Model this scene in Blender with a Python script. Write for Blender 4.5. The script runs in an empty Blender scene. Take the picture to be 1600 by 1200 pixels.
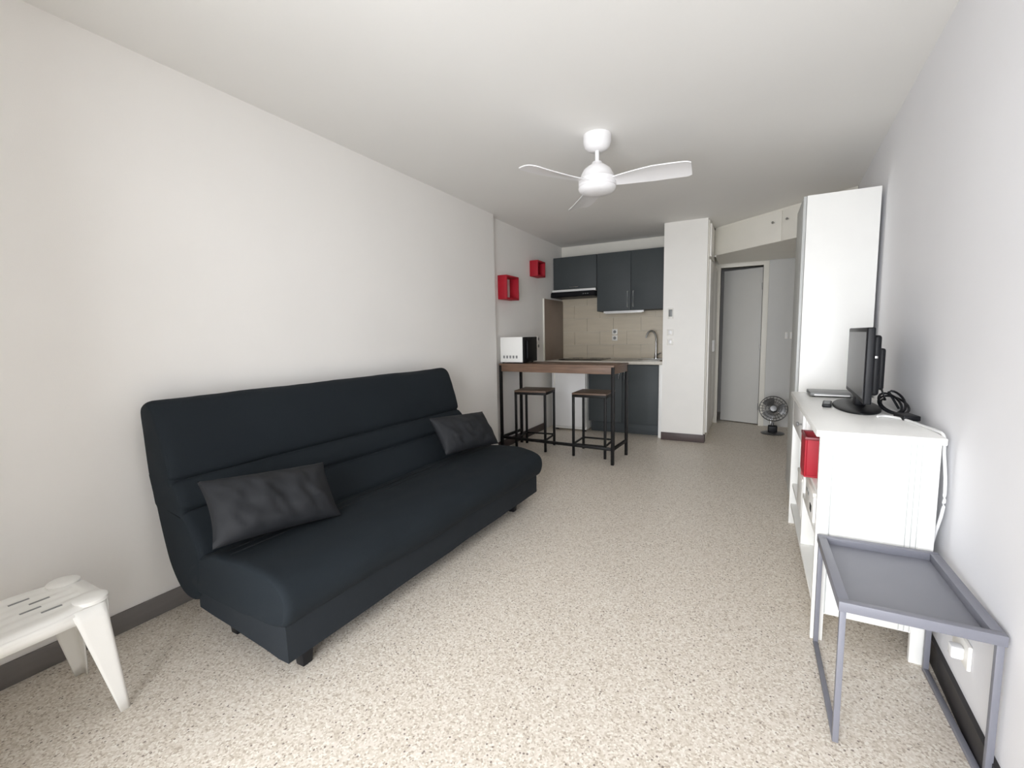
import bpy, bmesh, math, random
from mathutils import Vector, Matrix, noise
random.seed(7)
SC = bpy.context.scene
COL = SC.collection
PI = math.pi

# ------------------------------------------------------------------ camera
FPX = 705.15                                    # focal length in pixels of the 1600 x 1200 frame
def unit(v): return v.normalized()
_dy = unit(Vector((1176 - 800, 519 - 600, FPX)))          # room depth axis seen by the camera (x right, y down, z forward)
_dx = -Vector((-533 - 800, 551 - 600, FPX)); _dx = unit(_dx - _dy * _dx.dot(_dy))
_dz = _dx.cross(_dy)
R = Matrix((_dx, _dy, _dz))                     # world = R @ camera
cam = bpy.data.cameras.new('camera'); camo = bpy.data.objects.new('camera', cam); COL.objects.link(camo)
right, down, fwd = R.col[0], R.col[1], R.col[2]
M = Matrix((right, -down, -fwd)).transposed().to_4x4(); M.translation = (2.39, 0, 1.25)
camo.matrix_world = M
cam.sensor_width = 36; cam.lens = FPX * 36 / 1600; cam.clip_start = 0.02
SC.camera = camo

# ------------------------------------------------------------------ daylight and exposure
W = bpy.data.worlds.new('sky'); SC.world = W; W.use_nodes = True
wn = W.node_tree.nodes; bg = wn['Background']
bg.inputs['Color'].default_value = (0.932, 0.957, 1.0, 1); bg.inputs['Strength'].default_value = 15.8
pl = bpy.data.lights.new('window_portal', 'AREA'); pl.shape = 'RECTANGLE'; pl.size = 2.1; pl.size_y = 2.5
pl.cycles.is_portal = True
plo = bpy.data.objects.new('window_portal', pl); COL.objects.link(plo)
plo.location = (1.95, -1.95, 1.25); plo.rotation_euler = (PI / 2, 0, 0)
SC.view_settings.view_transform = 'Standard'; SC.view_settings.look = 'None'
SC.view_settings.gamma = 1; SC.view_settings.use_curve_mapping = False
SC.view_settings.exposure = 0.0
SC.cycles.max_bounces = 12; SC.cycles.diffuse_bounces = 8; SC.cycles.caustics_reflective = False; SC.cycles.caustics_refractive = False
SC.cycles.use_denoising = True

# ------------------------------------------------------------------ materials
def lin(c):
    return tuple((x / 255 / 12.92) if x / 255 <= .04045 else ((x / 255 + .055) / 1.055) ** 2.4 for x in c)
MATS = {}
def mat(name, rgb, rough=.5, metal=0., var=.04, vscale=6., bump=0., bscale=120., spec=.5, stretch=(1, 1, 1), coat=0.):
    m = bpy.data.materials.new(name); m.use_nodes = True
    nt = m.node_tree; b = nt.nodes['Principled BSDF']
    b.inputs['Roughness'].default_value = rough; b.inputs['Metallic'].default_value = metal
    b.inputs['Specular IOR Level'].default_value = spec; b.inputs['Coat Weight'].default_value = coat
    tc = nt.nodes.new('ShaderNodeTexCoord'); mp = nt.nodes.new('ShaderNodeMapping'); mp.inputs['Scale'].default_value = stretch
    nt.links.new(tc.outputs['Object'], mp.inputs['Vector'])
    n = nt.nodes.new('ShaderNodeTexNoise'); n.inputs['Scale'].default_value = vscale; n.inputs['Detail'].default_value = 4
    nt.links.new(mp.outputs[0], n.inputs['Vector'])
    r = nt.nodes.new('ShaderNodeValToRGB'); c = lin(rgb)
    r.color_ramp.elements[0].position = .3; r.color_ramp.elements[1].position = .7
    r.color_ramp.elements[0].color = tuple(x * (1 - var) for x in c) + (1,)
    r.color_ramp.elements[1].color = tuple(min(1, x * (1 + var)) for x in c) + (1,)
    nt.links.new(n.outputs['Fac'], r.inputs[0]); nt.links.new(r.outputs[0], b.inputs['Base Color'])
    if bump:
        n2 = nt.nodes.new('ShaderNodeTexNoise'); n2.inputs['Scale'].default_value = bscale; n2.inputs['Detail'].default_value = 3
        nt.links.new(mp.outputs[0], n2.inputs['Vector'])
        bp = nt.nodes.new('ShaderNodeBump'); bp.inputs['Strength'].default_value = bump; bp.inputs['Distance'].default_value = .002
        nt.links.new(n2.outputs['Fac'], bp.inputs['Height']); nt.links.new(bp.outputs[0], b.inputs['Normal'])
    MATS[name] = m; return m
def floor_mat():
    m = bpy.data.materials.new('speckled_floor'); m.use_nodes = True; nt = m.node_tree; b = nt.nodes['Principled BSDF']
    tc = nt.nodes.new('ShaderNodeTexCoord')
    def vor(scale, stops):
        # slightly jittered cells: mottled granulate
        v = nt.nodes.new('ShaderNodeTexVoronoi'); v.inputs['Scale'].default_value = scale
        nt.links.new(tc.outputs['Object'], v.inputs['Vector'])
        s = nt.nodes.new('ShaderNodeSeparateColor'); nt.links.new(v.outputs['Color'], s.inputs[0])
        r = nt.nodes.new('ShaderNodeValToRGB'); r.color_ramp.interpolation = 'CONSTANT'
        el = r.color_ramp.elements
        while len(el) < len(stops): el.new(.5)
        for e, (p, c) in zip(el, stops): e.position = p; e.color = lin(c) + (1,)
        nt.links.new(s.outputs[0], r.inputs[0]); return r, v
    r1, _ = vor(170, [(0, (215, 206, 193)), (.32, (225, 217, 206)), (.58, (203, 193, 178)), (.78, (233, 228, 218)), (.90, (184, 172, 157))])
    r2, v2 = vor(95, [(0, (0, 0, 0)), (.075, (255, 255, 255))])
    # only the core of the picked cells becomes a dark chip
    lt = nt.nodes.new('ShaderNodeMath'); lt.operation = 'LESS_THAN'; lt.inputs[1].default_value = .34
    nt.links.new(v2.outputs['Distance'], lt.inputs[0])
    inv = nt.nodes.new('ShaderNodeMath'); inv.operation = 'SUBTRACT'; inv.inputs[0].default_value = 1
    nt.links.new(r2.outputs[0], inv.inputs[1])
    mul = nt.nodes.new('ShaderNodeMath'); mul.operation = 'MULTIPLY'
    nt.links.new(lt.outputs[0], mul.inputs[0]); nt.links.new(inv.outputs[0], mul.inputs[1])
    mx = nt.nodes.new('ShaderNodeMix'); mx.data_type = 'RGBA'
    nt.links.new(mul.outputs[0], mx.inputs['Factor']); nt.links.new(r1.outputs[0], mx.inputs[6])
    mx.inputs[7].default_value = lin((136, 125, 115)) + (1,)
    nt.links.new(mx.outputs[2], b.inputs['Base Color'])
    b.inputs['Roughness'].default_value = .42; b.inputs['Specular IOR Level'].default_value = .45
    MATS['floor'] = m
floor_mat()
mat('wall', (240, 238, 235), .85, var=.012, vscale=1.5, bump=.12, bscale=260)
mat('wall_right', (237, 237, 240), .85, var=.012, vscale=1.5, bump=.12, bscale=260)  # bluer than the other walls: skylight tint put into the paint
mat('ceiling', (236, 235, 232), .9, var=.012, vscale=1.2, bump=.1, bscale=200)
mat('white_paint', (240, 238, 233), .45, var=.01)
mat('cream_paint', (236, 233, 224), .5, var=.015)
mat('white_lam', (243, 243, 240), .35, var=.008)
mat('white_gloss', (240, 240, 240), .22, var=.006)
mat('door_grey', (213, 212, 208), .5, var=.01)
mat('base_grey', (112, 108, 106), .55, var=.06, stretch=(1, 1, 8))
mat('base_brown', (78, 66, 64), .5, var=.08)
mat('base_black', (40, 37, 38), .5, var=.1)
mat('sofa', (28, 34, 39), .85, var=.06, vscale=3, bump=.35, bscale=420, spec=.22)
mat('sofa_skirt', (31, 36, 41), .85, var=.06, vscale=3, bump=.35, bscale=420, spec=.3)
mat('cushion', (28, 30, 34), .7, var=.06, vscale=4, bump=.3, bscale=420, spec=.4)
mat('thread', (22, 25, 29), .9)
mat('black_plastic', (19, 20, 24), .45, var=.03, spec=.3)
mat('matte_black', (14, 14, 15), .55, var=.03, spec=.2)
mat('niche_dim_grey', (208, 208, 206), .7, var=.01)  # neutral grey paint, with the dimness of the niche darkened into it
mat('dull_metal', (112, 112, 112), .35, metal=.8, var=.05)
mat('strip_grey', (188, 190, 188), .4, var=.01)
mat('black_metal', (20, 19, 19), .5, var=.05, spec=.25)
mat('oak', (116, 92, 76), .5, var=.22, vscale=5, stretch=(1.2, 14, 14), bump=.1, bscale=60)
mat('oak_seat', (104, 84, 70), .5, var=.2, vscale=5, stretch=(1.2, 14, 14), bump=.1, bscale=60)
mat('kitchen_grey', (70, 75, 77), .55, var=.03, spec=.3)
mat('chrome', (205, 205, 205), .2, metal=1, var=.02)
mat('steel', (170, 170, 168), .3, metal=1, var=.03)
mat('worktop', (196, 190, 178), .4, var=.08, vscale=60)
mat('tile', (203, 192, 172), .38, var=.05, vscale=3, stretch=(1, 1, 9))
mat('grout', (190, 178, 158), .8)
mat('taupe', (142, 126, 114), .45, var=.05)
mat('glass_black', (10, 10, 11), .1, var=.02, spec=.6)
mat('screen', (50, 49, 51), .3, var=.02, spec=.5)
mat('red', (170, 10, 36), .6, var=.05)
mat('red_dark', (128, 8, 28), .4, var=.05)
mat('pink', (210, 110, 112), .4, var=.05)
mat('tray_grey', (122, 123, 132), .45, var=.02)
mat('tray_floor', (124, 125, 133), .5, var=.02)
mat('plastic_white', (236, 235, 231), .4, var=.01)
mat('switch_white', (238, 236, 230), .4, var=.01)
mat('switch_grey', (130, 132, 132), .4, var=.02)
mat('fan_white', (240, 239, 240), .35, var=.006)
mat('box_grey', (120, 121, 120), .4, var=.05)
mat('dark_slot', (70, 70, 70), .8)
mat('balcony', (160, 157, 152), .8, var=.05)  # darkened so the added slab and side walls bounce little stray light

# ------------------------------------------------------------------ mesh helpers
def link(name, me, m, parent=None, smooth=None):
    o = bpy.data.objects.new(name, me); COL.objects.link(o)
    me.materials.append(MATS[m])
    if smooth is not None:
        me.shade_smooth(); me.set_sharp_from_angle(angle=math.radians(smooth))
    if parent is not None: o.parent = parent
    return o
def build(name, bm, m, parent=None, smooth=35):
    bmesh.ops.recalc_face_normals(bm, faces=bm.faces)
    me = bpy.data.meshes.new(name); bm.to_mesh(me); bm.free()
    return link(name, me, m, parent, smooth)
def addbox(bm, x0, x1, y0, y1, z0, z1, bev=0., seg=2, mtx=None):
    t = bmesh.new()
    v = bmesh.ops.create_cube(t, size=1)['verts']
    for q in v: q.co = Vector(((x0 + x1) / 2 + q.co.x * (x1 - x0), (y0 + y1) / 2 + q.co.y * (y1 - y0), (z0 + z1) / 2 + q.co.z * (z1 - z0)))
    if bev > 0: bmesh.ops.bevel(t, geom=t.edges[:], offset=bev, segments=seg, affect='EDGES', profile=.5)
    if mtx is not None: bmesh.ops.transform(t, matrix=mtx, verts=t.verts)
    merge(bm, t)
def merge(bm, t):
    me = bpy.data.meshes.new('tmp'); t.to_mesh(me); t.free(); bm.from_mesh(me); bpy.data.meshes.remove(me)
def box(name, x0, x1, y0, y1, z0, z1, m, parent=None, bev=.002, seg=2, mtx=None):
    bm = bmesh.new(); addbox(bm, x0, x1, y0, y1, z0, z1, bev, seg, mtx)
    return build(name, bm, m, parent)
def boxes(name, lst, m, parent=None, bev=.002):
    bm = bmesh.new()
    for b in lst: addbox(bm, *b, bev)
    return build(name, bm, m, parent)
def prism(name, pts, z0, z1, m, parent=None, bev=0.):
    bm = bmesh.new()
    a = [bm.verts.new((x, y, z0)) for x, y in pts]; b = [bm.verts.new((x, y, z1)) for x, y in pts]
    bm.faces.new(a); bm.faces.new(b); n = len(pts)
    for i in range(n): bm.faces.new((a[i], a[(i + 1) % n], b[(i + 1) % n], b[i]))
    if bev: bmesh.ops.bevel(bm, geom=bm.edges[:], offset=bev, segments=2, affect='EDGES')
    return build(name, bm, m, parent)
def addlathe(bm, prof, n=32, c=(0, 0, 0), mtx=None):
    t = bmesh.new(); rings = []
    for r, z in prof:
        rings.append([t.verts.new((max(r, 1e-5) * math.cos(2 * PI * i / n), max(r, 1e-5) * math.sin(2 * PI * i / n), z)) for i in range(n)])
    for a, b in zip(rings, rings[1:]):
        for i in range(n): t.faces.new((a[i], a[(i + 1) % n], b[(i + 1) % n], b[i]))
    t.faces.new(rings[0][::-1]); t.faces.new(rings[-1])
    bmesh.ops.remove_doubles(t, verts=t.verts, dist=2e-5)
    mm = Matrix.Translation(c) @ (mtx if mtx is not None else Matrix())
    bmesh.ops.transform(t, matrix=mm, verts=t.verts); merge(bm, t)
def lathe(name, prof, m, parent=None, n=32, c=(0, 0, 0), mtx=None, smooth=40):
    bm = bmesh.new(); addlathe(bm, prof, n, c, mtx); return build(name, bm, m, parent, smooth)
def catmull(pts, sub=8, closed=False):
    P = [Vector(p) for p in pts]; out = []; n = len(P)
    for i in range(n if closed else n - 1):
        p0 = P[(i - 1) % n] if closed or i > 0 else P[0]; p1 = P[i]; p2 = P[(i + 1) % n]
        p3 = P[(i + 2) % n] if closed or i + 2 < n else P[-1]
        for k in range(sub):
            t = k / sub
            out.append(.5 * ((2 * p1) + (p2 - p0) * t + (2 * p0 - 5 * p1 + 4 * p2 - p3) * t * t + (3 * p1 - p0 - 3 * p2 + p3) * t ** 3))
    if not closed: out.append(P[-1])
    return out
def addtube(bm, pts, r, n=8, closed=False):
    P = [Vector(p) for p in pts]; m = len(P); rings = []
    up = Vector((0, 0, 1))
    for i in range(m):
        if closed: d = P[(i + 1) % m] - P[i - 1]
        else: d = P[min(i + 1, m - 1)] - P[max(i - 1, 0)]
        d.normalize()
        a = d.cross(up)
        if a.length < .05: a = d.cross(Vector((1, 0, 0)))
        a.normalize(); b = d.cross(a); b.normalize()
        rings.append([bm.verts.new(P[i] + r * (a * math.cos(2 * PI * k / n) + b * math.sin(2 * PI * k / n))) for k in range(n)])
    for i in range(m if closed else m - 1):
        A, B = rings[i], rings[(i + 1) % m]
        for k in range(n): bm.faces.new((A[k], A[(k + 1) % n], B[(k + 1) % n], B[k]))
    if not closed: bm.faces.new(rings[0][::-1]); bm.faces.new(rings[-1])
def tube(name, pts, r, m, parent=None, n=8, closed=False):
    bm = bmesh.new(); addtube(bm, pts, r, n, closed); return build(name, bm, m, parent, 60)
def thing(name, label, cat, loc=(0, 0, 0), rz=0., group=None):
    o = bpy.data.objects.new(name, None); COL.objects.link(o); o.empty_display_size = .05
    o.location = loc; o.rotation_euler = (0, 0, rz); return tag(o, label, cat, group)
def tag(o, label, cat, group=None):
    o['label'] = label; o['category'] = cat
    if group: o['group'] = group
    return o
def struct(o, label=None):
    o['kind'] = 'structure'
    if label: o['label'] = label
    return o
def copy_tree(root, loc, rz, label):
    r = root.copy(); COL.objects.link(r); r.location = loc; r.rotation_euler = (0, 0, rz); r['label'] = label
    for ch in list(root.children):
        c = ch.copy(); COL.objects.link(c); c.parent = r
        for g in ch.children:
            d = g.copy(); COL.objects.link(d); d.parent = c
    return r

# ------------------------------------------------------------------ the room
YW = -0.15                                            # inner face of the window wall, behind the photographer
YK = 6.2                                             # kitchen end wall
YD = 6.83                                            # end wall of the hallway, with the door
H = 2.5
XC0, XC1, YC = 1.465, 1.925, 5.5                     # the pillar between kitchen and hallway
def xr(y): return 3.01 + .045 * (y - 1.6)            # the right wall runs very slightly askew
YS = 4.15                                            # where the left wall steps back
struct(box('floor', -.3, 3.5, YW - .1, 7.95, -.1, 0, 'floor', bev=0))
struct(box('ceiling', -.3, 3.5, YW - .1, 7.95, H, H + .1, 'ceiling', bev=0))
struct(prism('wall_left', [(-.2, YW - .1), (0, YW - .1), (0, YS), (-.06, YS), (-.06, YK + .1), (-.2, YK + .1)], 0, H, 'wall'))
struct(prism('wall_right', [(xr(YW - .1), YW - .1), (xr(7.9), 7.9), (xr(7.9) + .15, 7.9), (xr(YW - .1) + .15, YW - .1)], 0, H, 'wall_right'))
struct(box('wall_kitchen', -.06, XC0, YK, YK + .1, 0, H, 'cream_paint', bev=0))
col = struct(prism('wall_pillar', [(XC0, YC), (XC1, YC), (XC1, YD + .1), (XC0, YD + .1)], 0, H, 'white_paint'))
# hallway end wall with its doorway
DX0, DX1, DZ = 1.985, 2.49, 2.115
struct(boxes('wall_hall', [(XC1, DX0, YD, YD + .1, 0, H), (DX0, DX1, YD, YD + .1, DZ, H)], 'cream_paint', bev=0))
struct(box('wall_niche', DX1, xr(YD), YD, YD + .1, 0, H, 'niche_dim_grey', bev=0))
struct(boxes('wall_beyond', [(1.6, 3.3, 7.8, 7.9, 0, H), (1.5, 1.6, YD + .1, 7.9, 0, H)], 'wall', bev=0))
# window wall behind the photographer: wide open balcony doorway
WX0, WX1, WZ = 1.0, 2.8, 2.2
struct(boxes('wall_window', [(0, WX0, YW - .1, YW, 0, H), (WX1, xr(YW), YW - .1, YW, 0, H), (WX0, WX1, YW - .1, YW, WZ, H)], 'wall', bev=0))
wf = struct(boxes('window_1', [(WX0, WX0 + .05, YW - .08, YW - .02, 0, WZ), (WX1 - .05, WX1, YW - .08, YW - .02, 0, WZ), (WX0, WX1, YW - .08, YW - .02, WZ - .05, WZ)], 'white_paint'))
# balcony floor outside; unseen slab and side walls added to narrow the daylight
struct(box('balcony_floor', -.1, 3.1, YW - 1.75, YW - .1, -.12, -.0, 'balcony', bev=0))
struct(box('ceiling_light_baffle', -.1, 3.1, YW - 1.75, YW - .1, H, H + .15, 'balcony', bev=0))
struct(boxes('wall_light_baffle', [(.8, .9, YW - 1.75, YW - .1, 0, H), (2.95, 3.1, YW - 1.75, YW - .1, 0, H)], 'balcony', bev=0))

# skirtings
struct(box('baseboard_left', 0, .012, YW, YS, 0, .09, 'base_grey', bev=.002))
struct(box('baseboard_recess', -.06, -.045, YS, 5.5, 0, .09, 'base_brown', bev=.002))
struct(boxes('baseboard_pillar', [(XC0 - .002, XC1 + .014, YC - .014, YC, 0, .09), (XC1, XC1 + .014, YC, 5.62, 0, .09)], 'base_brown'))
struct(prism('baseboard_right', [(xr(YW) - .014, YW), (xr(YW), YW), (xr(3.6), 3.6), (xr(3.6) - .014, 3.6)], 0, .09, 'base_black'))
# door casing
struct(boxes('trim_1', [(DX0 - .065, DX0, YD - .02, YD + .1, 0, DZ + .05), (DX1, DX1 + .065, YD - .02, YD + .1, 0, DZ + .05), (DX0, DX1, YD - .02, YD + .1, DZ, DZ + .05)], 'cream_paint', bev=.004))
# hallway door, slightly ajar, hinged on the right
door = struct(thing('door_1', 'pale grey flush door standing slightly ajar at the end of the hallway', 'door', (DX1 - .005, YD + .045, 0), math.radians(-19)))
del door['category']
box('door_leaf', -.495, 0, 0, .038, .012, DZ - .02, 'door_grey', door, .002)
for z in (.25, 1.05, 1.85): lathe('hinge', [(.007, -.045), (.007, .045)], 'steel', door, 12, (-.0, -.006, z))
# ---- built-in cupboard fronts on the hallway side of the pillar
cup = thing('hall_cupboard', 'narrow cream cupboard doors on the hallway side of the pillar', 'cupboard', (XC1, 5.55, 0))
boxes('frame', [(0, .012, 0, 1.22, 0.0, 2.085), (0, .012, 0, .48, 2.085, H - .01)], 'cream_paint', cup, .001)
for k in range(2):
    y0, y1 = .05 + k * .57, .05 + k * .57 + .55
    if k == 0:
        u = box('upper_door', .012, .03, y0, .46, 2.1, 2.46, 'white_paint', cup, .003)
        lathe('knob', [(.004, 0), (.004, .012), (.011, .018), (.011, .026), (0, .028)], 'white_gloss', u, 14, (.03, .40, 2.15), Matrix.Rotation(PI / 2, 4, 'Y'))
    l = box('lower_door', .012, .03, y0, y1, .1, 2.07, 'white_paint', cup, .003)
    boxes('handle', [(.03, .05, y1 - .09 if k == 0 else y0 + .05, y1 - .05 if k == 0 else y0 + .09, 1.02, 1.16)], 'white_gloss', l, .006)

# ---- diagonal overhead cupboard above the hallway
A0, A1 = Vector((XC1 + .035, 6.07)), Vector((xr(5.02) - .005, 5.02))
oc = thing('overhead_cupboard', 'white overhead cupboard running diagonally across the hallway ceiling', 'cupboard', (0, 0, 0))
OZ0 = 2.17
prism('carcass', [(A0.x, A0.y), (A1.x, A1.y), (xr(6.8) - .005, 6.805), (A0.x, 6.805)], OZ0, H - .002, 'cream_paint', oc)
dv = (A1 - A0); LEN = dv.length; ang = math.atan2(dv.y, dv.x)
T = Matrix.Translation((A0.x, A0.y, 0)) @ Matrix.Rotation(ang, 4, 'Z')
for s0, s1, kx in ((.005, .885, .80), (.890, 1.10, .96), (1.105, LEN - .01, 1.2)):
    d = box('door', s0, s1, -.018, 0, OZ0 + .0, H - .03, 'cream_paint', oc, .003, mtx=T)
    bm = bmesh.new(); addlathe(bm, [(.005, 0), (.005, .012), (.012, .018), (.012, .026), (0, .028)], 14, (0, 0, 0), T @ Matrix.Translation((kx, -.018, OZ0 + .2)) @ Matrix.Rotation(PI / 2, 4, 'X'))
    build('knob', bm, 'steel', d)

# ------------------------------------------------------------------ kitchen
# wall tiles as separate pieces on the end wall
tw, th = .375, .185
tile_me = None
back = bpy.data.objects['wall_kitchen']
for r in range(5):
    for k in range(5):
        x0 = -.055 + k * tw - (tw / 2 if r % 2 else 0); x1 = x0 + tw - .003
        x0, x1 = max(x0, -.055), min(x1, XC0 - .004)
        if x1 - x0 < .02: continue
        box('tile', x0, x1, YK - .010, YK - .0005, .93 + r * th, .93 + (r + 1) * th - .003, 'tile', back, .0012, 1)
sp = box('splash_panel', -.0595, -.045, 5.52, YK - .012, .925, 1.74, 'taupe', None, .001)
tag(sp, 'taupe splash panel on the left wall beside the hob', 'panel')
se = box('edge_strip', -.0595, -.041, 5.505, 5.52, .925, 1.74, 'cream_paint', sp, .001)

wt = tag(box('worktop', -.058, XC0 - .004, 5.53, YK - .011, .885, .925, 'worktop', None, .004), 'pale kitchen worktop carrying the hob and the sink', 'worktop')
# fridge under the worktop
fr = thing('fridge', 'small white fridge under the worktop behind the bar table', 'fridge', (.06, 5.5, 0))
box('body', 0, .46, .06, .60, .02, .86, 'white_lam', fr, .006)
fd = box('door', 0, .46, 0, .052, .06, .86, 'white_gloss', fr, .012, 3)
box('handle', .03, .05, -.02, 0, .6, .8, 'switch_white', fd, .004)
for fx in (.02, .40):
    for fy in (.07, .54): box('foot', fx, fx + .04, fy, fy + .04, 0, .02, 'black_plastic', fr)
# base unit
bu = thing('base_unit', 'dark grey base unit with two doors under the sink', 'kitchen unit', (.545, 5.56, 0))
box('body', 0, .87, .02, .62, .152, .88, 'kitchen_grey', bu, .002)
for k in range(2):
    d = box('door', .003 + k * .435, .432 + k * .435, 0, .02, .15, .872, 'kitchen_grey', bu, .002)
    hx = .40 if k == 0 else .468
    tube('handle', [(hx, 0, .70), (hx, -.025, .705), (hx, -.025, .83), (hx, 0, .835)], .005, 'chrome', d)
box('plinth', 0, .87, .12, .14, 0, .13, 'kitchen_grey', bu, .001)
fl = tag(box('filler_panel', 1.418, XC0 - .003, 5.56, 5.60, .0, .884, 'white_lam', None, .001), 'narrow white filler panel between base unit and pillar', 'panel')
# hob
hb = thing('hob', 'black glass hob on the worktop', 'hob', (0, 0, .925))
box('glass_top', .10, .68, 5.64, 6.12, 0, .012, 'glass_black', hb, .003)
for hx, hy, hr in ((.25, 5.78, .09), (.25, 5.99, .07), (.52, 5.78, .07), (.52, 5.99, .09)):
    lathe('cooking_zone', [(hr, 0), (hr, .001), (hr - .004, .001), (hr - .004, 0)], 'dark_slot', hb, 32, (hx, hy, .0118))
# sink and tap
sk = thing('sink', 'stainless inset sink in the worktop', 'sink', (0, 0, .925))
bm = bmesh.new()
for a in ((.86, 1.42, 5.60, 5.64, 0, .006), (.86, 1.42, 6.02, 6.10, 0, .006), (.86, .90, 5.64, 6.02, 0, .006), (1.38, 1.42, 5.64, 6.02, 0, .006)): addbox(bm, *a, .002)
build('rim', bm, 'steel', sk)
box('basin', .90, 1.38, 5.64, 6.02, .0005, .002, 'steel', sk, 0)
lathe('drain', [(.03, 0), (.03, .002), (.0, .002)], 'dark_slot', sk, 20, (1.14, 5.83, .002))
tp = thing('tap', 'tall swan neck steel tap behind the sink', 'tap', (1.29, 6.06, .931))
lathe('base', [(.026, 0), (.026, .012), (.02, .03), (.018, .07), (.0, .07)], 'steel', tp, 20)
tube('spout', catmull([(0, 0, .06), (0, 0, .22), (-.005, -.01, .30), (-.04, -.03, .355), (-.085, -.05, .345), (-.11, -.065, .29), (-.112, -.066, .27)], 6), .0115, 'steel', tp, 12)
tube('lever', [(.015, 0, .045), (.06, -.01, .075)], .006, 'steel', tp)
# wall units
YU = 5.86
hu = thing('hood_wall_unit', 'dark grey wall unit with lift-up front above the cooker hood', 'kitchen unit', (-.055, YU, 0))
box('body', 0, .61, .02, YK - YU - .011, 1.872, 2.305, 'kitchen_grey', hu, .001)
d = box('door', .002, .608, 0, .02, 1.875, 2.303, 'kitchen_grey', hu, .002)
tube('handle', [(.24, 0, 1.90), (.243, -.022, 1.90), (.367, -.022, 1.90), (.37, 0, 1.90)], .0045, 'chrome', d)
hd = thing('cooker_hood', 'slim black cooker hood with pale front rail', 'cooker hood', (-.055, 5.80, 0))
box('front_rail', .0, .61, .02, .05, 1.835, 1.868, 'white_lam', hd, .003)
bm = bmesh.new(); vs = []
pr = [(-.05, 1.772), (-.03, 1.835), (.36, 1.835), (.36, 1.765), (-.04, 1.762)]
a = [bm.verts.new((0.0, y, z)) for y, z in pr]; b = [bm.verts.new((.61, y, z)) for y, z in pr]
bm.faces.new(a); bm.faces.new(b)
for i in range(5): bm.faces.new((a[i], a[(i + 1) % 5], b[(i + 1) % 5], b[i]))
bmesh.ops.bevel(bm, geom=bm.edges[:], offset=.006, segments=2, affect='EDGES')
build('hood_body', bm, 'black_plastic', hd)
boxes('switch', [(.46 + i * .03, .475 + i * .03, -.056, -.045, 1.79, 1.80) for i in range(3)], 'switch_grey', hd, .001)
wu = thing('wall_unit', 'tall dark grey double-door wall unit above the sink', 'kitchen unit', (.562, YU, 0))
box('body', 0, .885, .02, YK - YU - .011, 1.56, 2.305, 'kitchen_grey', wu, .001)
for k in range(2):
    d = box('door', .002 + k * .442, .440 + k * .442, 0, .02, 1.562, 2.303, 'kitchen_grey', wu, .002)
    hx = .405 if k == 0 else .478
    tube('handle', [(hx, 0, 1.60), (hx, -.025, 1.602), (hx, -.025, 1.798), (hx, 0, 1.80)], .0055, 'strip_grey', d)
ul = thing('under_cabinet_light', 'slim white strip light under the sink wall unit', 'lamp', (.64, 5.90, 1.525))
box('housing', 0, .52, 0, .06, .008, .0345, 'white_gloss', ul, .004); box('diffuser', .02, .50, .005, .055, 0, .008, 'switch_white', ul, .003)
# sockets
def plate(name, parent, c, axis, w=.075, h=.075, m='switch_white'):
    x, y, z = c
    if axis == 'y':
        o = box(name, x - w / 2, x + w / 2, y - .011, y, z - h / 2, z + h / 2, m, parent, .003)
    else:
        o = box(name, x, x + .011, y - w / 2, y + w / 2, z - h / 2, z + h / 2, m, parent, .003)
    return o
def socket(c, axis, label):
    t = thing('wall_socket', label, 'socket', (0, 0, 0)); p = plate('plate', t, c, axis)
    x, y, z = c
    rot = Matrix.Rotation(PI / 2, 4, 'X') if axis == 'y' else Matrix.Rotation(PI / 2, 4, 'Y')
    off = (x, y - .011, z) if axis == 'y' else (x + .011, y, z)
    lathe('insert', [(.021, 0), (.021, .001), (.018, .001), (.018, .0004), (0, .0004)], 'switch_grey', p, 20, off, rot)
    return t
socket((.715, YK - .0105, 1.29), 'y', 'upper white socket on the tiles left of the tap')
socket((.715, YK - .0105, 1.205), 'y', 'lower white socket on the tiles left of the tap')
socket((-.0595, 5.33, 1.215), 'x', 'upper white socket on the wall beside the microwave')
socket((-.0595, 5.33, 1.125), 'x', 'lower white socket on the wall beside the microwave')
th_ = thing('thermostat', 'small grey thermostat high on the white pillar', 'thermostat', (1.55, YC, 1.48))
box('body', -.028, .028, -.022, -.0005, -.06, .06, 'switch_white', th_, .005)
box('display', -.02, .02, -.024, -.021, -.035, .045, 'switch_grey', th_, .001)
def rocker(c, label, axis='y', w=.07, h=.07):
    t = thing('light_switch', label, 'switch', c)
    box('plate', -w / 2, w / 2, -.010, -.0005, -h / 2, h / 2, 'switch_white', t, .003)
    box('rocker', -w / 4, w / 4, -.014, -.009, -h / 3, h / 3, 'white_gloss', t, .002)
rocker((1.548, YC, 1.265), 'white switch on the pillar below the thermostat')
rocker((1.548, YC, 1.155), 'lower white switch on the pillar nearest the worktop height')
rocker((2.778, YD, 1.2), 'white switch on the hallway end wall nearer the door', w=.035, h=.085)
rocker((2.832, YD, 1.2), 'white switch on the hallway end wall nearer the wardrobe', w=.035, h=.085)

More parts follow.
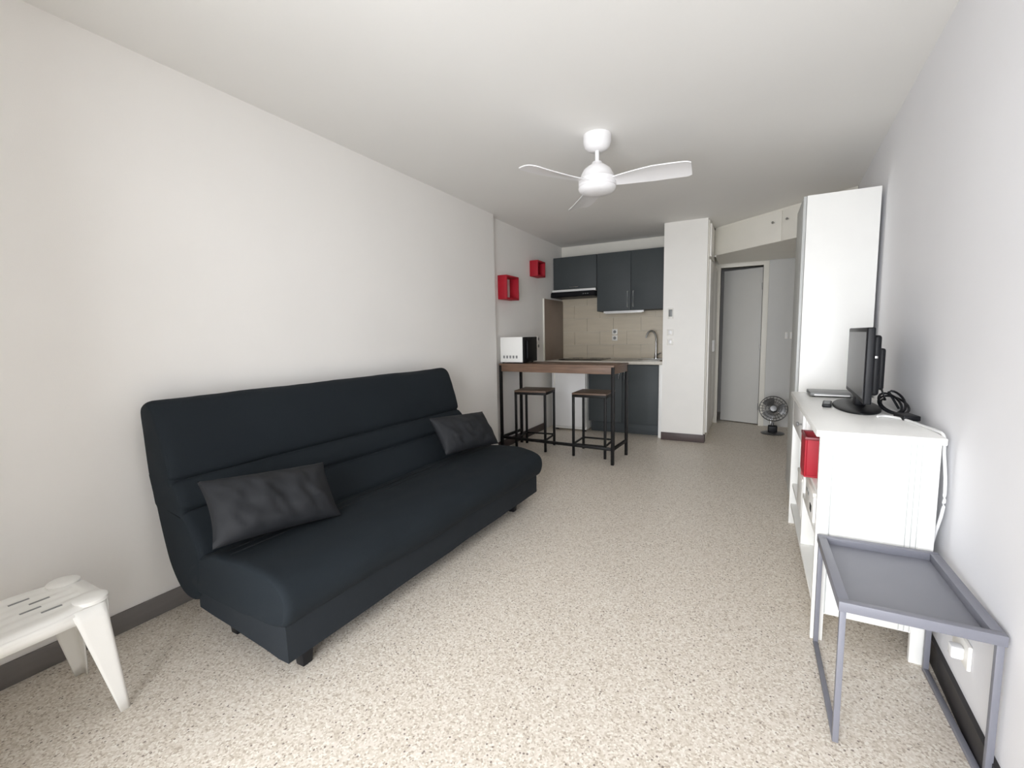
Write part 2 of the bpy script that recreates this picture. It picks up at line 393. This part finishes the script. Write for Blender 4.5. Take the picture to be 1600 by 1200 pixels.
# ---- red cube shelves on the recess wall
def cube_shelf(y0, w, d, z0, h, label, back=True):
    t = thing('cube_shelf', label, 'shelf', (-.0595, y0, z0), group='red cube shelves')
    tk = .018
    box('near_side', 0, d, 0, tk, 0, h, 'red', t, .002); box('far_side', 0, d, w - tk, w, 0, h, 'red', t, .002)
    box('top', 0, d, tk, w - tk, h - tk, h, 'red', t, .001); box('bottom', 0, d, tk, w - tk, 0, tk, 'red', t, .001)
    if back: box('back', 0, .006, tk, w - tk, tk, h - tk, 'red_dark', t, .001)
    return t
cube_shelf(4.315, .29, .11, 1.655, .255, 'larger red open cube shelf above the microwave', False)
cube_shelf(5.12, .23, .11, 1.985, .19, 'smaller red cube shelf higher up towards the kitchen')

# ------------------------------------------------------------------ bar table and stools
bt = thing('bar_table', 'high bar table with brown wood top and black metal frame', 'table', (-.03, 4.25, 0), math.atan2(-.075, 1.27))
TL, TD, TZ = 1.285, .46, .963
box('table_top', 0, TL, 0, TD, TZ - .018, TZ, 'oak', bt, .002)
for nm, bb in (('front_apron', (.03, TL - .03, .004, .022, TZ - .085, TZ - .018)), ('rear_apron', (.03, TL - .03, TD - .022, TD - .004, TZ - .085, TZ - .018)), ('side_apron', (.004, .022, .03, TD - .03, TZ - .085, TZ - .018)), ('side_apron', (TL - .022, TL - .004, .03, TD - .03, TZ - .085, TZ - .018))):
    box(nm, *bb, 'oak', bt, .001)
LG = .03
for x in (0, TL - LG):
    for y in (0, TD - LG): box('leg', x + .001, x + LG - .001, y + .001, y + LG - .001, 0, TZ - .0185, 'black_metal', bt, .002)
box('foot_rail', LG, TL - LG, .003, LG - .003, .14, .168, 'black_metal', bt, .002)
for x in (0, TL - LG): box('side_rail', x + .003, x + LG - .003, LG, TD - LG, .14, .168, 'black_metal', bt, .002)
def make_stool(label, loc, rz):
    t = thing('bar_stool', label, 'stool', loc, rz, 'bar stools under the bar table')
    s, zt = .36, .665; lg = .024
    box('seat', .0, s, 0, s, zt - .018, zt, 'oak_seat', t, .003)
    boxes('seat_frame', [(0.001, s - .001, 0.001, lg, zt - .045, zt - .018), (0.001, s - .001, s - lg, s - .001, zt - .045, zt - .018), (0.001, lg, lg, s - lg, zt - .045, zt - .018), (s - lg, s - .001, lg, s - lg, zt - .045, zt - .018)], 'black_metal', t, .001)
    for x in (0.001, s - lg - .001):
        for y in (0.001, s - lg - .001): box('leg', x, x + lg, y, y + lg, 0, zt - .045, 'black_metal', t, .002)
    for bb in ((lg, s - lg, .004, lg - .004), (lg, s - lg, s - lg + .004, s - .004), (.004, lg - .004, lg, s - lg), (s - lg + .004, s - .004, lg, s - lg)):
        box('stretcher', *bb, .12, .136, 'black_metal', t, .001)
    return t
st = make_stool('bar stool with wooden seat nearer the left wall', (.105, 4.34, 0), math.radians(6))
copy_tree(st, (.765, 4.355, 0), math.radians(1), 'bar stool with wooden seat at the open end of the bar table')
# microwave
mw = thing('microwave', 'compact white microwave with black door on the bar table', 'microwave', (-.022, 4.275, TZ + .0005))
box('case', 0, .268, 0, .33, .012, .282, 'white_lam', mw, .006)
dr = box('door', .268, .288, .003, .327, .014, .28, 'matte_black', mw, .004)
box('door_handle', .288, .305, .05, .065, .05, .24, 'black_plastic', dr, .004)
for i in range(5): box('vent', .035 + i * .038, .057 + i * .038, -.0015, .002, .055, .085, 'switch_grey', mw, .002)
for x in (.02, .24):
    for y in (.03, .30): lathe('foot', [(.012, 0), (.012, .013), (0, .013)], 'black_plastic', mw, 12, (x, y, 0))

# ------------------------------------------------------------------ sofa
def sofa():
    t = thing('sofa_bed', 'dark charcoal fabric sofa bed with reclined quilted backrest along the left wall', 'sofa', (0, 0, 0))
    Y0, Y1 = .935, 2.99
    def loft(name, prof, shift, amp, seed, endr, ny=110, keep=None):
        # closed profile swept along the length, ends rounded and pulled in
        bm = bmesh.new(); rings = []
        n = len(prof); cx = sum(p[0] for p in prof) / n; cz = sum(p[1] for p in prof) / n
        ys = []
        for i in range(9):
            a = i / 8 * PI / 2; ys.append((Y0 + endr * (1 - math.sin(a)), 1 - math.cos(a)))
        ys = ys[::-1] if False else [(Y0 + endr * (1 - math.cos(i / 8 * PI / 2)), math.sin(i / 8 * PI / 2)) for i in range(9)]
        mid = [(Y0 + endr + (Y1 - Y0 - 2 * endr) * k / ny, 1) for k in range(1, ny)]
        ys = ys + mid + [(Y0 + Y1 - y, s) for y, s in ys[::-1]]
        for y, s in ys:
            tt = (y - Y0) / (Y1 - Y0); ring = []
            for i, (x, z) in enumerate(prof):
                px, pz = prof[i - 1]; qx, qz = prof[(i + 1) % n]
                nx, nz = qz - pz, -(qx - px); L = math.hypot(nx, nz) or 1; nx /= L; nz /= L
                ins = -endr * (1 - s) * .6
                w = noise.noise(Vector((x * 7 + seed, y * 3.2, z * 7))) * amp + noise.noise(Vector((x * 16, y * 9 + seed, z * 16))) * amp * .35
                sx = shift(x, tt)
                ring.append(bm.verts.new((x + sx + nx * (ins + w), y + .25 * w, z + nz * (ins + w))))
            rings.append(ring)
        for a, b in zip(rings, rings[1:]):
            for i in range(n): bm.faces.new((a[i], a[(i + 1) % n], b[(i + 1) % n], b[i]))
        bm.faces.new(rings[0]); bm.faces.new(rings[-1][::-1])
        return build(name, bm, 'sofa', t, 80)
    def dense(pts, sub=6): return [(p.x, p.y) for p in catmull([(x, z, 0) for x, z in pts], sub, True)]
    # backrest: counter-clockwise in x,z with outward normal convention (nx,nz)=(dz,-dx)
    bp = [(.40, .19), (.455, .30), (.46, .40), (.425, .455), (.385, .505), (.352, .548), (.334, .553),
          (.345, .58), (.325, .635), (.292, .672), (.276, .676), (.285, .70), (.262, .80), (.232, .90), (.198, .975), (.155, 1.005), (.11, 1.0), (.078, .96),
          (.085, .85), (.092, .72), (.098, .674), (.106, .664), (.108, .635), (.121, .57), (.128, .552), (.137, .543), (.142, .52), (.172, .40), (.215, .285), (.295, .195)]
    back = loft('backrest', dense(bp, 4), lambda x, q: .025 * q, .006, 3.1, .035)
    sp_ = [(.40, .225), (.60, .215), (.80, .215), (.93, .225), (.968, .25), (.985, .30), (.975, .352), (.93, .395), (.85, .418), (.74, .425), (.62, .418), (.52, .405), (.44, .385), (.36, .34), (.33, .28), (.35, .24)]
    seat = loft('seat_mattress', dense(sp_, 6), lambda x, q: .065 * q * max(0, min(1, (x - .45) / .45)), .0075, 9.7, .03)
    # stitched seams on the seat top
    for x in (.545, .60):
        pts = [(x + .065 * ((y - Y0) / (Y1 - Y0)) * max(0, (x - .45) / .45), y, .4105 + (x - .54) * .09) for y in [Y0 + .04 + k * .05 for k in range(40)]]
        tube('seam', pts, .0028, 'thread', seat, 6)
    # skirt under the mattress
    bm = bmesh.new()
    pts = [(.40, Y0 + .012), (.955, Y0 + .012), (1.0, Y1 - .02), (.42, Y1 - .02)]
    rows = []
    N = 60
    for z in (.13, .165, .20, .235):
        rows.append([bm.verts.new((0, 0, 0)) for _ in range(4 * N)])
        for s in range(4):
            p, q = Vector(pts[s]), Vector(pts[(s + 1) % 4])
            for k in range(N):
                c = p.lerp(q, k / N)
                w = noise.noise(Vector((c.x * 6, c.y * 6, z * 5))) * .006
                dd = (c - Vector((.69, 1.96))).normalized()
                rows[-1][s * N + k].co = (c.x + dd.x * w, c.y + dd.y * w, z + (noise.noise(Vector((c.x * 3, c.y * 3, 5))) * .005 + .03 - .066 * max(0, min(1, (c.x - .4) / .5)) if z == .13 else 0))
    for a, b in zip(rows, rows[1:]):
        for i in range(4 * N): bm.faces.new((a[i], a[(i + 1) % (4 * N)], b[(i + 1) % (4 * N)], b[i]))
    bm.faces.new(rows[0][::-1]); bm.faces.new(rows[-1])
    build('skirt', bm, 'sofa_skirt', t, 50)
    for x, y in ((.885, 1.06), (.90, 2.77), (.46, 1.06), (.47, 2.77)):
        bm = bmesh.new(); addbox(bm, x - .03, x + .03, y - .03, y + .03, 0, .14, .004)
        for v in bm.verts:
            k = .7 + .3 * v.co.z / .14; v.co.x = x + (v.co.x - x) * k; v.co.y = y + (v.co.y - y) * k
        build('leg', bm, 'black_plastic', t)
    return t
sofa()
def cushion(label, c, uvec, vvec, w, h, T, seed):
    u = Vector(uvec).normalized(); v = Vector(vvec); v = (v - u * v.dot(u)).normalized(); nrm = u.cross(v)
    if nrm.x < 0: nrm = -nrm
    bm = bmesh.new(); N = 40; top = {}; bot = {}
    for i in range(N + 1):
        for j in range(N + 1):
            a, b = -1 + 2 * i / N, -1 + 2 * j / N
            pin = 1 - .07 * (1 - a * a) * (abs(b) ** 3); pin2 = 1 - .07 * (1 - b * b) * (abs(a) ** 3)
            x, y = a * w / 2 * pin2, b * h / 2 * pin
            th = T / 2 * (max(0, 1 - abs(a) ** 2.6) ** .55) * (max(0, 1 - abs(b) ** 2.6) ** .55)
            edge = (1 - abs(a) ** 4) * (1 - abs(b) ** 4)
            wr = noise.noise(Vector((a * 3.5 + seed, b * 2.0, 0))) * .016 * edge + noise.noise(Vector((a * 8 + b * 2 + seed, b * 1.6, 3))) * .013 * edge * (.4 + .6 * max(0, .5 - b * .5))
            base = Vector(c) + u * x + v * y
            top[i, j] = bm.verts.new(base + nrm * (th + wr))
            bot[i, j] = top[i, j] if (i in (0, N) or j in (0, N)) else bm.verts.new(base - nrm * th)
    for i in range(N):
        for j in range(N):
            bm.faces.new((top[i, j], top[i + 1, j], top[i + 1, j + 1], top[i, j + 1]))
            q = (bot[i, j], bot[i, j + 1], bot[i + 1, j + 1], bot[i + 1, j])
            if len(set(q)) == 4: 
                try: bm.faces.new(q)
                except ValueError: pass
    o = build('cushion', bm, 'cushion', None, 80)
    tag(o, label, 'cushion', 'charcoal cushions on the sofa bed')
    return o
cushion('crumpled dark cushion leaning at the near end of the sofa bed', (.572, 1.195, .56), (.09, .53, -.045), (-.16, .03, .22), .54, .285, .16, 1.3)
cushion('dark cushion leaning at the far end of the sofa bed', (.575, 2.68, .572), (.10, .60, -.035), (-.16, .03, .22), .56, .29, .15, 5.9)

# ------------------------------------------------------------------ white plastic footstool
def footstool():
    t = thing('footstool', 'white plastic footstool with slotted top beside the left wall', 'stool', (.345, .40, 0))
    HX, HY, Z = .165, .245, .405
    bm = bmesh.new(); N, Mx = 48, 33
    def half(yv): return HX * (1 - .10 * math.exp(-((abs(yv) - .17) / .05) ** 2))
    g = {}
    for i in range(N + 1):
        for j in range(Mx + 1):
            y = -HY + 2 * HY * i / N; f = -1 + 2 * j / Mx; hw = half(y)
            e = max(0, (abs(y) - (HY - .07)) / .07); hw *= math.sqrt(max(0, 1 - .6 * e * e))
            x = f * hw
            groove = 0
            if abs(y) < .185 and abs(f) < .86:
                groove = -.004 * (.5 + .5 * math.cos(f * PI * 6.5))
            z = Z + groove - .018 * max(0, (abs(f) - .86) / .14) ** 2 - .016 * e ** 2 + (.004 if abs(y) > .2 else 0)
            g[i, j] = bm.verts.new((x, y, z))
    for i in range(N):
        for j in range(Mx): bm.faces.new((g[i, j], g[i + 1, j], g[i + 1, j + 1], g[i, j + 1]))
    ret = bmesh.ops.extrude_face_region(bm, geom=bm.faces[:])
    for v in [q for q in ret['geom'] if isinstance(q, bmesh.types.BMVert)]: v.co.z -= .006
    build('top', bm, 'plastic_white', t, 50)
    # raised slats with open looking slots between
    for i, f in enumerate((-.46, -.15, .15, .46)):
        for y in (-.10, .05):
            box('slot', f * HX - .005, f * HX + .005, y + (.035 if i % 2 else 0), y + .05 + (.035 if i % 2 else 0), Z - .003, Z + .0006, 'switch_grey', t, .001)
    for sx in (-1, 1):
        for sy in (-1, 1): lathe('corner_pad', [(0, -.01), (.046, -.01), (.046, .002), (.04, .007), (.02, .009), (0, .009)], 'plastic_white', t, 28, (sx * (HX - .056), sy * (HY - .05), Z))
    # apron with an arch on each side
    bm = bmesh.new()
    def apron(side):
        n = 24; prev = None
        for k in range(n + 1):
            s = -1 + 2 * k / n
            if side in (0, 1):
                x = (HX - .006) * (1 if side else -1); y = s * (HY - .03); drop = .05 + .07 * abs(s) ** 6
                x *= half(y) / HX
            else:
                y = (HY - .012) * (1 if side == 3 else -1); x = s * (HX - .035); drop = .045 + .07 * abs(s) ** 6
            q = [bm.verts.new((x, y, Z - .012)), bm.verts.new((x * 1.0, y, Z - drop))]
            if prev: bm.faces.new((prev[0], q[0], q[1], prev[1]))
            prev = q
    for s in range(4): apron(s)
    me = bpy.data.meshes.new('apron'); bm.to_mesh(me); bm.free(); ap = link('apron', me, 'plastic_white', t, 40)
    sm = ap.modifiers.new('thickness', 'SOLIDIFY'); sm.thickness = .004
    # four L-section legs, splayed
    for sx in (-1, 1):
        for sy in (-1, 1):
            bm = bmesh.new(); n = 12; rows = []
            for k in range(9):
                q = k / 8; z = Z - .012 - (Z - .012) * q
                w = .08 - .062 * q; cx = sx * (HX - .012 + .03 * q); cy = sy * (HY - .022 + .022 * q)
                row = []
                for i in range(n + 1):
                    a = i / n
                    # rounded angle section: along x, round the corner, along y
                    if a < .4: px, py = -w * (1 - a / .4) - .012, 0
                    elif a > .6: px, py = 0, -w * ((a - .6) / .4) - .012
                    else:
                        th = (a - .4) / .2 * PI / 2; px, py = -.012 + .012 * math.sin(th), -.012 + .012 * math.cos(th)
                    row.append(bm.verts.new((cx + sx * px, cy + sy * py, z)))
                rows.append(row)
            for a, b in zip(rows, rows[1:]):
                for i in range(n): bm.faces.new((a[i], a[i + 1], b[i + 1], b[i]))
            bmesh.ops.recalc_face_normals(bm, faces=bm.faces)
            me = bpy.data.meshes.new('leg'); bm.to_mesh(me); bm.free(); o = link('leg', me, 'plastic_white', t, 50)
            o.modifiers.new('thickness', 'SOLIDIFY').thickness = .005
    return t
footstool()

# ------------------------------------------------------------------ right side: wardrobe, TV cabinet, tray table
wd = thing('wardrobe', 'tall narrow white wardrobe against the right wall', 'wardrobe', (2.665, 3.7, 0))
WDX, WDY, WDZ = .415, .50, 2.15
box('near_side', .02, WDX, 0, .018, 0, WDZ, 'white_lam', wd, .001)
box('far_side', .02, WDX, WDY - .018, WDY, 0, WDZ, 'white_lam', wd, .001)
box('top', .02, WDX, .018, WDY - .018, WDZ - .018, WDZ, 'white_lam', wd, .001)
box('bottom', .02, WDX, .018, WDY - .018, .05, .068, 'white_lam', wd, .001)
box('back', WDX - .006, WDX, .018, WDY - .018, .068, WDZ - .018, 'white_lam', wd, 0)
box('plinth', .04, .055, .018, WDY - .018, 0, .05, 'white_lam', wd, .001)
box('door', 0, .018, .003, WDY - .003, .055, WDZ - .003, 'strip_grey', wd, .001)

cb = thing('tv_cabinet', 'white open-fronted television cabinet with panelled side', 'cabinet', (2.637, 2.09, 0))
CX, CY, CZ = .358, 1.29, .84
box('top', -.015, CX + .012, -.012, CY + .012, CZ, CZ + .026, 'white_lam', cb, .004)
for nm, y0 in (('near_side', 0), ('far_side', CY - .02)):
    s = box(nm, .004, CX - .004, y0 + .004, y0 + .018, .115, CZ, 'white_lam', cb, .001)
    yy = y0
    for x0, x1 in ((0, .042), (CX - .046, CX)): box('leg', x0, x1, yy, yy + .024, 0, CZ, 'white_lam', cb, .002)
    if y0 == 0:
        for gx in (.275, .291, .307): box('groove', gx, gx + .002, yy + .0025, yy + .005, .12, CZ - .005, 'strip_grey', s, 0)
        box('panel_edge', .043, .0455, yy + .001, yy + .006, .12, CZ - .004, 'strip_grey', s, 0)
box('divider', .012, CX - .008, .635, .655, .115, CZ, 'white_lam', cb, .001)
box('back_panel', CX - .01, CX - .004, .018, CY - .018, .115, CZ, 'white_lam', cb, 0)
box('bottom_shelf', .008, CX - .01, .018, CY - .018, .115, .135, 'white_lam', cb, .001)
box('shelf', .012, CX - .01, .018, .635, .565, .585, 'white_lam', cb, .001)
box('shelf', .012, CX - .01, .018, .635, .39, .41, 'white_lam', cb, .001)
box('shelf', .012, CX - .01, .655, CY - .018, .25, .27, 'white_lam', cb, .001)
dw = box('drawer', .0, .02, .66, CY - .03, .66, CZ - .01, 'white_gloss', cb, .002)
lathe('knob', [(.005, 0), (.005, .012), (.012, .018), (.012, .026), (0, .028)], 'box_grey', dw, 14, (0, .70, .76), Matrix.Rotation(-PI / 2, 4, 'Y'))
box('drawer_box', .02, CX - .03, .68, CY - .05, .67, CZ - .03, 'white_lam', cb, .001)

# things kept on the shelves
rb = thing('storage_box', 'red fabric storage box on the upper shelf of the television cabinet', 'box', (2.618, 2.40, .5855))
bm = bmesh.new()
for a in ((0, .20, 0, .18, 0, .008), (0, .008, 0, .18, .008, .18), (.192, .20, 0, .18, .008, .18), (.008, .192, 0, .008, .008, .18), (.008, .192, .172, .18, .008, .18)): addbox(bm, *a, .002)
build('shell', bm, 'red', rb)
boxes('rim', [(-.002, .202, -.002, .006, .172, .186), (-.002, .202, .174, .182, .172, .186), (-.002, .006, .006, .174, .172, .186), (.194, .202, .006, .174, .172, .186)], 'red_dark', rb)
pb = thing('round_tin', 'small pinkish round tin in the far bay of the television cabinet', 'tin', (2.70, 2.87, .4705))
lathe('body', [(.05, 0), (.052, .004), (.052, .085), (.05, .09), (0, .09)], 'pink', pb, 28)
lathe('lid', [(.054, .0), (.054, .018), (.05, .022), (0, .022)], 'pink', pb, 28, (0, 0, .0905))
wb = thing('white_carton', 'white carton on the shelf just below the red storage box', 'carton', (2.648, 2.30, .4105))
box('body', 0, .2, 0, .30, 0, .115, 'white_lam', wb, .003)
box('lid', -.003, .203, -.003, .303, .1155, .135, 'switch_white', wb, .003)
box('grip_hole', -.002, .004, .05, .10, .03, .06, 'black_plastic', wb, .001)
for q_ in (.16, .22): box('label_print', -.0015, .002, q_, q_ + .035, .07, .085, 'switch_grey', wb, 0)
wc = thing('white_carton', 'white carton in the far bay under the pinkish tin', 'carton', (2.648, 2.77, .2705))
box('body', 0, .2, 0, .24, 0, .18, 'white_lam', wc, .003); box('lid', -.003, .203, -.003, .243, .1805, .1995, 'switch_white', wc, .003)

# television
tv = thing('television', 'small black flat television seen edge on upon the white cabinet', 'television', (2.86, 2.79, CZ + .0265), math.radians(-3))
lathe('base', [(1, 0), (1.0, .006), (.93, .012), (.3, .016), (0, .016)], 'black_plastic', tv, 40, (0, 0, 0), Matrix.Diagonal((.095, .26, 1, 1)))
box('neck', -.01, .035, -.05, .05, .014, .10, 'black_plastic', tv, .006)
box('frame', -.012, .018, -.32, .32, .055, .395, 'black_plastic', tv, .006, 3)
scr = box('screen', -.0135, -.011, -.300, .300, .078, .375, 'screen', tv, 0)
box('housing', .018, .05, -.26, .26, .09, .36, 'black_plastic', tv, .012, 3)
box('rear_box', .05, .075, -.2, .2, .11, .30, 'black_plastic', tv, .010, 3)
box('button_light', .02, .03, -.3205, -.318, .26, .27, 'chrome', tv, .001)
# set-top slab and remote
sb = thing('set_top_box', 'flat grey set-top box lying at the far end of the cabinet top', 'set-top box', (2.70, 3.14, CZ + .0265))
box('body', 0, .21, 0, .2, .004, .026, 'box_grey', sb, .004); box('front_strip', .02, .19, -.002, .004, .008, .016, 'white_gloss', sb, .001)
for x in (.02, .19):
    for y in (.02, .18): lathe('foot', [(.008, 0), (.008, .006), (0, .006)], 'black_plastic', sb, 10, (x, y, 0))
rc = thing('remote_control', 'slim dark remote control lying beside the television base', 'remote', (2.742, 2.80, CZ + .0265), math.radians(-8))
box('body', -.02, .02, -.08, .08, 0, .016, 'black_plastic', rc, .005)
for i in range(5): box('button', -.012, .012, -.06 + i * .025, -.048 + i * .025, .0155, .018, 'switch_grey', rc, .001)
# cables
def coil(cx, cy, z, rx, ry, h, turns, ph):
    out = []
    for k in range(turns * 22):
        a = ph + k / 22 * 2 * PI; q = k / (turns * 22)
        out.append((cx + rx * (1 - .25 * q) * math.cos(a) + .012 * math.sin(a * .37), cy + ry * (1 - .2 * q) * math.sin(a), z + h * (.5 + .5 * math.sin(a)) * (.55 + .45 * q)))
    return out
ct = CZ + .0265
cab = tag(tube('black_cable', [(2.93, 2.66, ct + .11), (2.945, 2.65, ct + .06)] + coil(2.978, 2.68, ct + .006, .05, .095, .085, 3, 2.2) + [(3.02, 2.75, ct + .006)], .0052, 'black_plastic', None), 'loosely coiled black cable behind the television', 'cable')
pa = thing('power_adapter', 'flat black power adapter behind the television base', 'adapter', (2.985, 2.475, ct), math.radians(8))
box('body', -.03, .03, -.05, .05, 0, .022, 'black_plastic', pa, .005); tube('lead', [(0, .05, .011), (.01, .075, .011), (.02, .09, .008)], .004, 'black_plastic', pa)
tag(tube('extension_cord', catmull([(2.885, 2.47, ct + .006), (2.92, 2.49, ct + .006), (2.965, 2.44, ct + .005), (2.992, 2.30, ct + .005), (3.006, 2.20, ct + .006), (3.016, 2.155, ct - .005), (3.018, 2.145, .80), (3.020, 2.12, .70), (3.018, 2.115, .60), (3.010, 2.14, .5), (3.012, 2.18, .42)], 8), .0055, 'white_gloss', None), 'white power cord running over the cabinet edge', 'cord')

# grey tray table
tt = thing('tray_table', 'grey metal tray table with open frame legs by the right wall', 'table', (2.645, 1.56, 0))
TX, TY, TZ2 = .352, .505, .455
q = .016
for x, nm in ((0, 'leg'), (TX - q, 'leg')):
    for y in (0, TY - q): box(nm, x, x + q, y, y + q, 0, TZ2 - .012, 'tray_grey', tt, .0015)
    box('floor_rail', x + .0002, x + q - .0002, q, TY - q, 0, q, 'tray_grey', tt, .0015)
bm = bmesh.new(); w = .02
for a in ((0, TX, 0, w, TZ2 - .03, TZ2), (0, TX, TY - w, TY, TZ2 - .03, TZ2), (0, w, w, TY - w, TZ2 - .03, TZ2), (TX - w, TX, w, TY - w, TZ2 - .03, TZ2)): addbox(bm, a[0] - .004, a[1] + .004, a[2] - (.004 if a[2] == 0 else 0), a[3] + (.004 if a[3] == TY else 0), a[4], a[5], .002)
build('tray_rim', bm, 'tray_grey', tt)
box('tray_floor', w - .002, TX - w + .002, w - .002, TY - w + .002, TZ2 - .03, TZ2 - .026, 'tray_floor', tt, 0)
# socket low on the right wall
ws = thing('wall_socket', 'white double socket low on the right wall behind the tray table', 'socket', (xr(1.86), 1.86, .235), math.atan2(-1, .045) + PI / 2 * 0)
ws.rotation_euler = (0, 0, -math.atan(.045) - PI / 2 + 0)
box('plate', -.07, .07, -.012, -.0005, -.04, .04, 'switch_white', ws, .004)
box('plug', .015, .05, -.045, -.0125, -.02, .02, 'white_gloss', ws, .006)

# ------------------------------------------------------------------ ceiling fan
cf = thing('ceiling_fan', 'white three-blade ceiling fan on a short rod', 'fan', (1.486, 2.9, 0))
lathe('canopy', [(.0, 2.4995), (.086, 2.4995), (.086, 2.455), (.078, 2.43), (.06, 2.412), (.03, 2.404), (0, 2.404)], 'fan_white', cf, 40)
lathe('rod', [(.0125, 2.41), (.0125, 2.32)], 'fan_white', cf, 20)
lathe('motor', [(.0, 2.338), (.03, 2.338), (.036, 2.325), (.058, 2.312), (.085, 2.29), (.10, 2.262), (.108, 2.24), (.116, 2.232), (.118, 2.20), (.11, 2.19), (0, 2.19)], 'fan_white', cf, 48)
lathe('lower_cap', [(0, 2.1895), (.114, 2.1895), (.118, 2.18), (.112, 2.163), (.09, 2.15), (.04, 2.142), (0, 2.141)], 'fan_white', cf, 48)
def blade(angle):
    bm = bmesh.new(); NX, NY = 26, 10; top = []
    for i in range(NX + 1):
        s = i / NX; r = .085 + .475 * s
        chord = .08 + .085 * min(1, s / .55) ** .8
        tw = -math.radians(14 - 3 * s); sweep = -.03 * math.sin(s * PI * .8)
        row = []
        for j in range(NY + 1):
            f = -.5 + j / NY
            e = 1
            if s > .93: e = math.sqrt(max(.0, 1 - ((s - .93) / .07) ** 2 * .35))
            c = f * chord * e
            row.append(bm.verts.new((r, sweep + c * math.cos(tw), 2.212 - .004 * s + c * math.sin(tw) + .008 * (1 - 4 * f * f))))
        top.append(row)
    for a, b in zip(top, top[1:]):
        for j in range(NY): bm.faces.new((a[j], a[j + 1], b[j + 1], b[j]))
    ret = bmesh.ops.extrude_face_region(bm, geom=bm.faces[:])
    for v in [g for g in ret['geom'] if isinstance(g, bmesh.types.BMVert)]: v.co.z -= .006
    bmesh.ops.transform(bm, matrix=Matrix.Rotation(angle, 4, 'Z'), verts=bm.verts)
    return build('blade', bm, 'fan_white', cf, 50)
for k in range(3): blade(math.radians(4 + 120 * k))

# ------------------------------------------------------------------ desk fan on the hallway floor
ff = thing('floor_fan', 'small chrome desk fan standing on the hallway floor', 'fan', (2.645, 6.34, 0))
lathe('base', [(.0, 0), (.125, 0), (.13, .006), (.12, .014), (.05, .026), (0, .028)], 'dull_metal', ff, 36)
tube('stem', [(0, .02, .02), (0, .03, .14)], .014, 'dull_metal', ff, 14)
FC = Vector((0, .0, .31)); RF = Matrix.Translation(FC) @ Matrix.Rotation(math.radians(-12), 4, 'X') @ Matrix.Rotation(PI / 2, 4, 'X')
lathe('motor_housing', [(0, -.12), (.03, -.12), (.045, -.10), (.05, -.06), (.045, -.035), (0, -.03)], 'black_plastic', ff, 24, (0, 0, 0), RF)
box('control_box', -.05, .05, -.035, .05, .02, .10, 'black_plastic', ff, .01, 3)
tube('yoke', [(-.02, .05, .12), (-.03, .06, .2), (-.02, .07, .29)], .008, 'chrome', ff)
bm = bmesh.new()
for zz, rr in ((-.03, .152), (0, .155), (.03, .15), (.045, .12), (.052, .085), (.055, .05), (-.045, .12), (-.05, .08)):
    addtube(bm, [RF @ Vector((rr * math.cos(a * PI / 18), rr * math.sin(a * PI / 18), zz)) for a in range(36)], .0028, 6, True)
for k in range(24):
    a = k * PI / 12; addtube(bm, [RF @ Vector((r * math.cos(a), r * math.sin(a), z)) for r, z in ((.03, .056), (.085, .052), (.12, .045), (.15, .03), (.155, 0), (.152, -.03), (.12, -.045), (.05, -.052))], .0018, 5)
build('cage', bm, 'dull_metal', ff, 60)
lathe('badge', [(0, .054), (.034, .054), (.034, .06), (0, .062)], 'dull_metal', ff, 24, (0, 0, 0), RF)
for k in range(3):
    bm = bmesh.new(); g = []
    for i in range(8):
        s = i / 7; r = .03 + .105 * s; row = []
        for j in range(7):
            f = (j / 6 - .5) * (1.0 + .35 * math.sin(s * PI)); a = k * 2 * PI / 3 + f
            row.append(bm.verts.new(RF @ Vector((r * math.cos(a), r * math.sin(a), .02 * f))))
        g.append(row)
    for a, b in zip(g, g[1:]):
        for j in range(6): bm.faces.new((a[j], a[j + 1], b[j + 1], b[j]))
    ret = bmesh.ops.extrude_face_region(bm, geom=bm.faces[:])
    for v in [q_ for q_ in ret['geom'] if isinstance(q_, bmesh.types.BMVert)]: v.co.y += .003
    build('blade', bm, 'dull_metal', ff, 50)
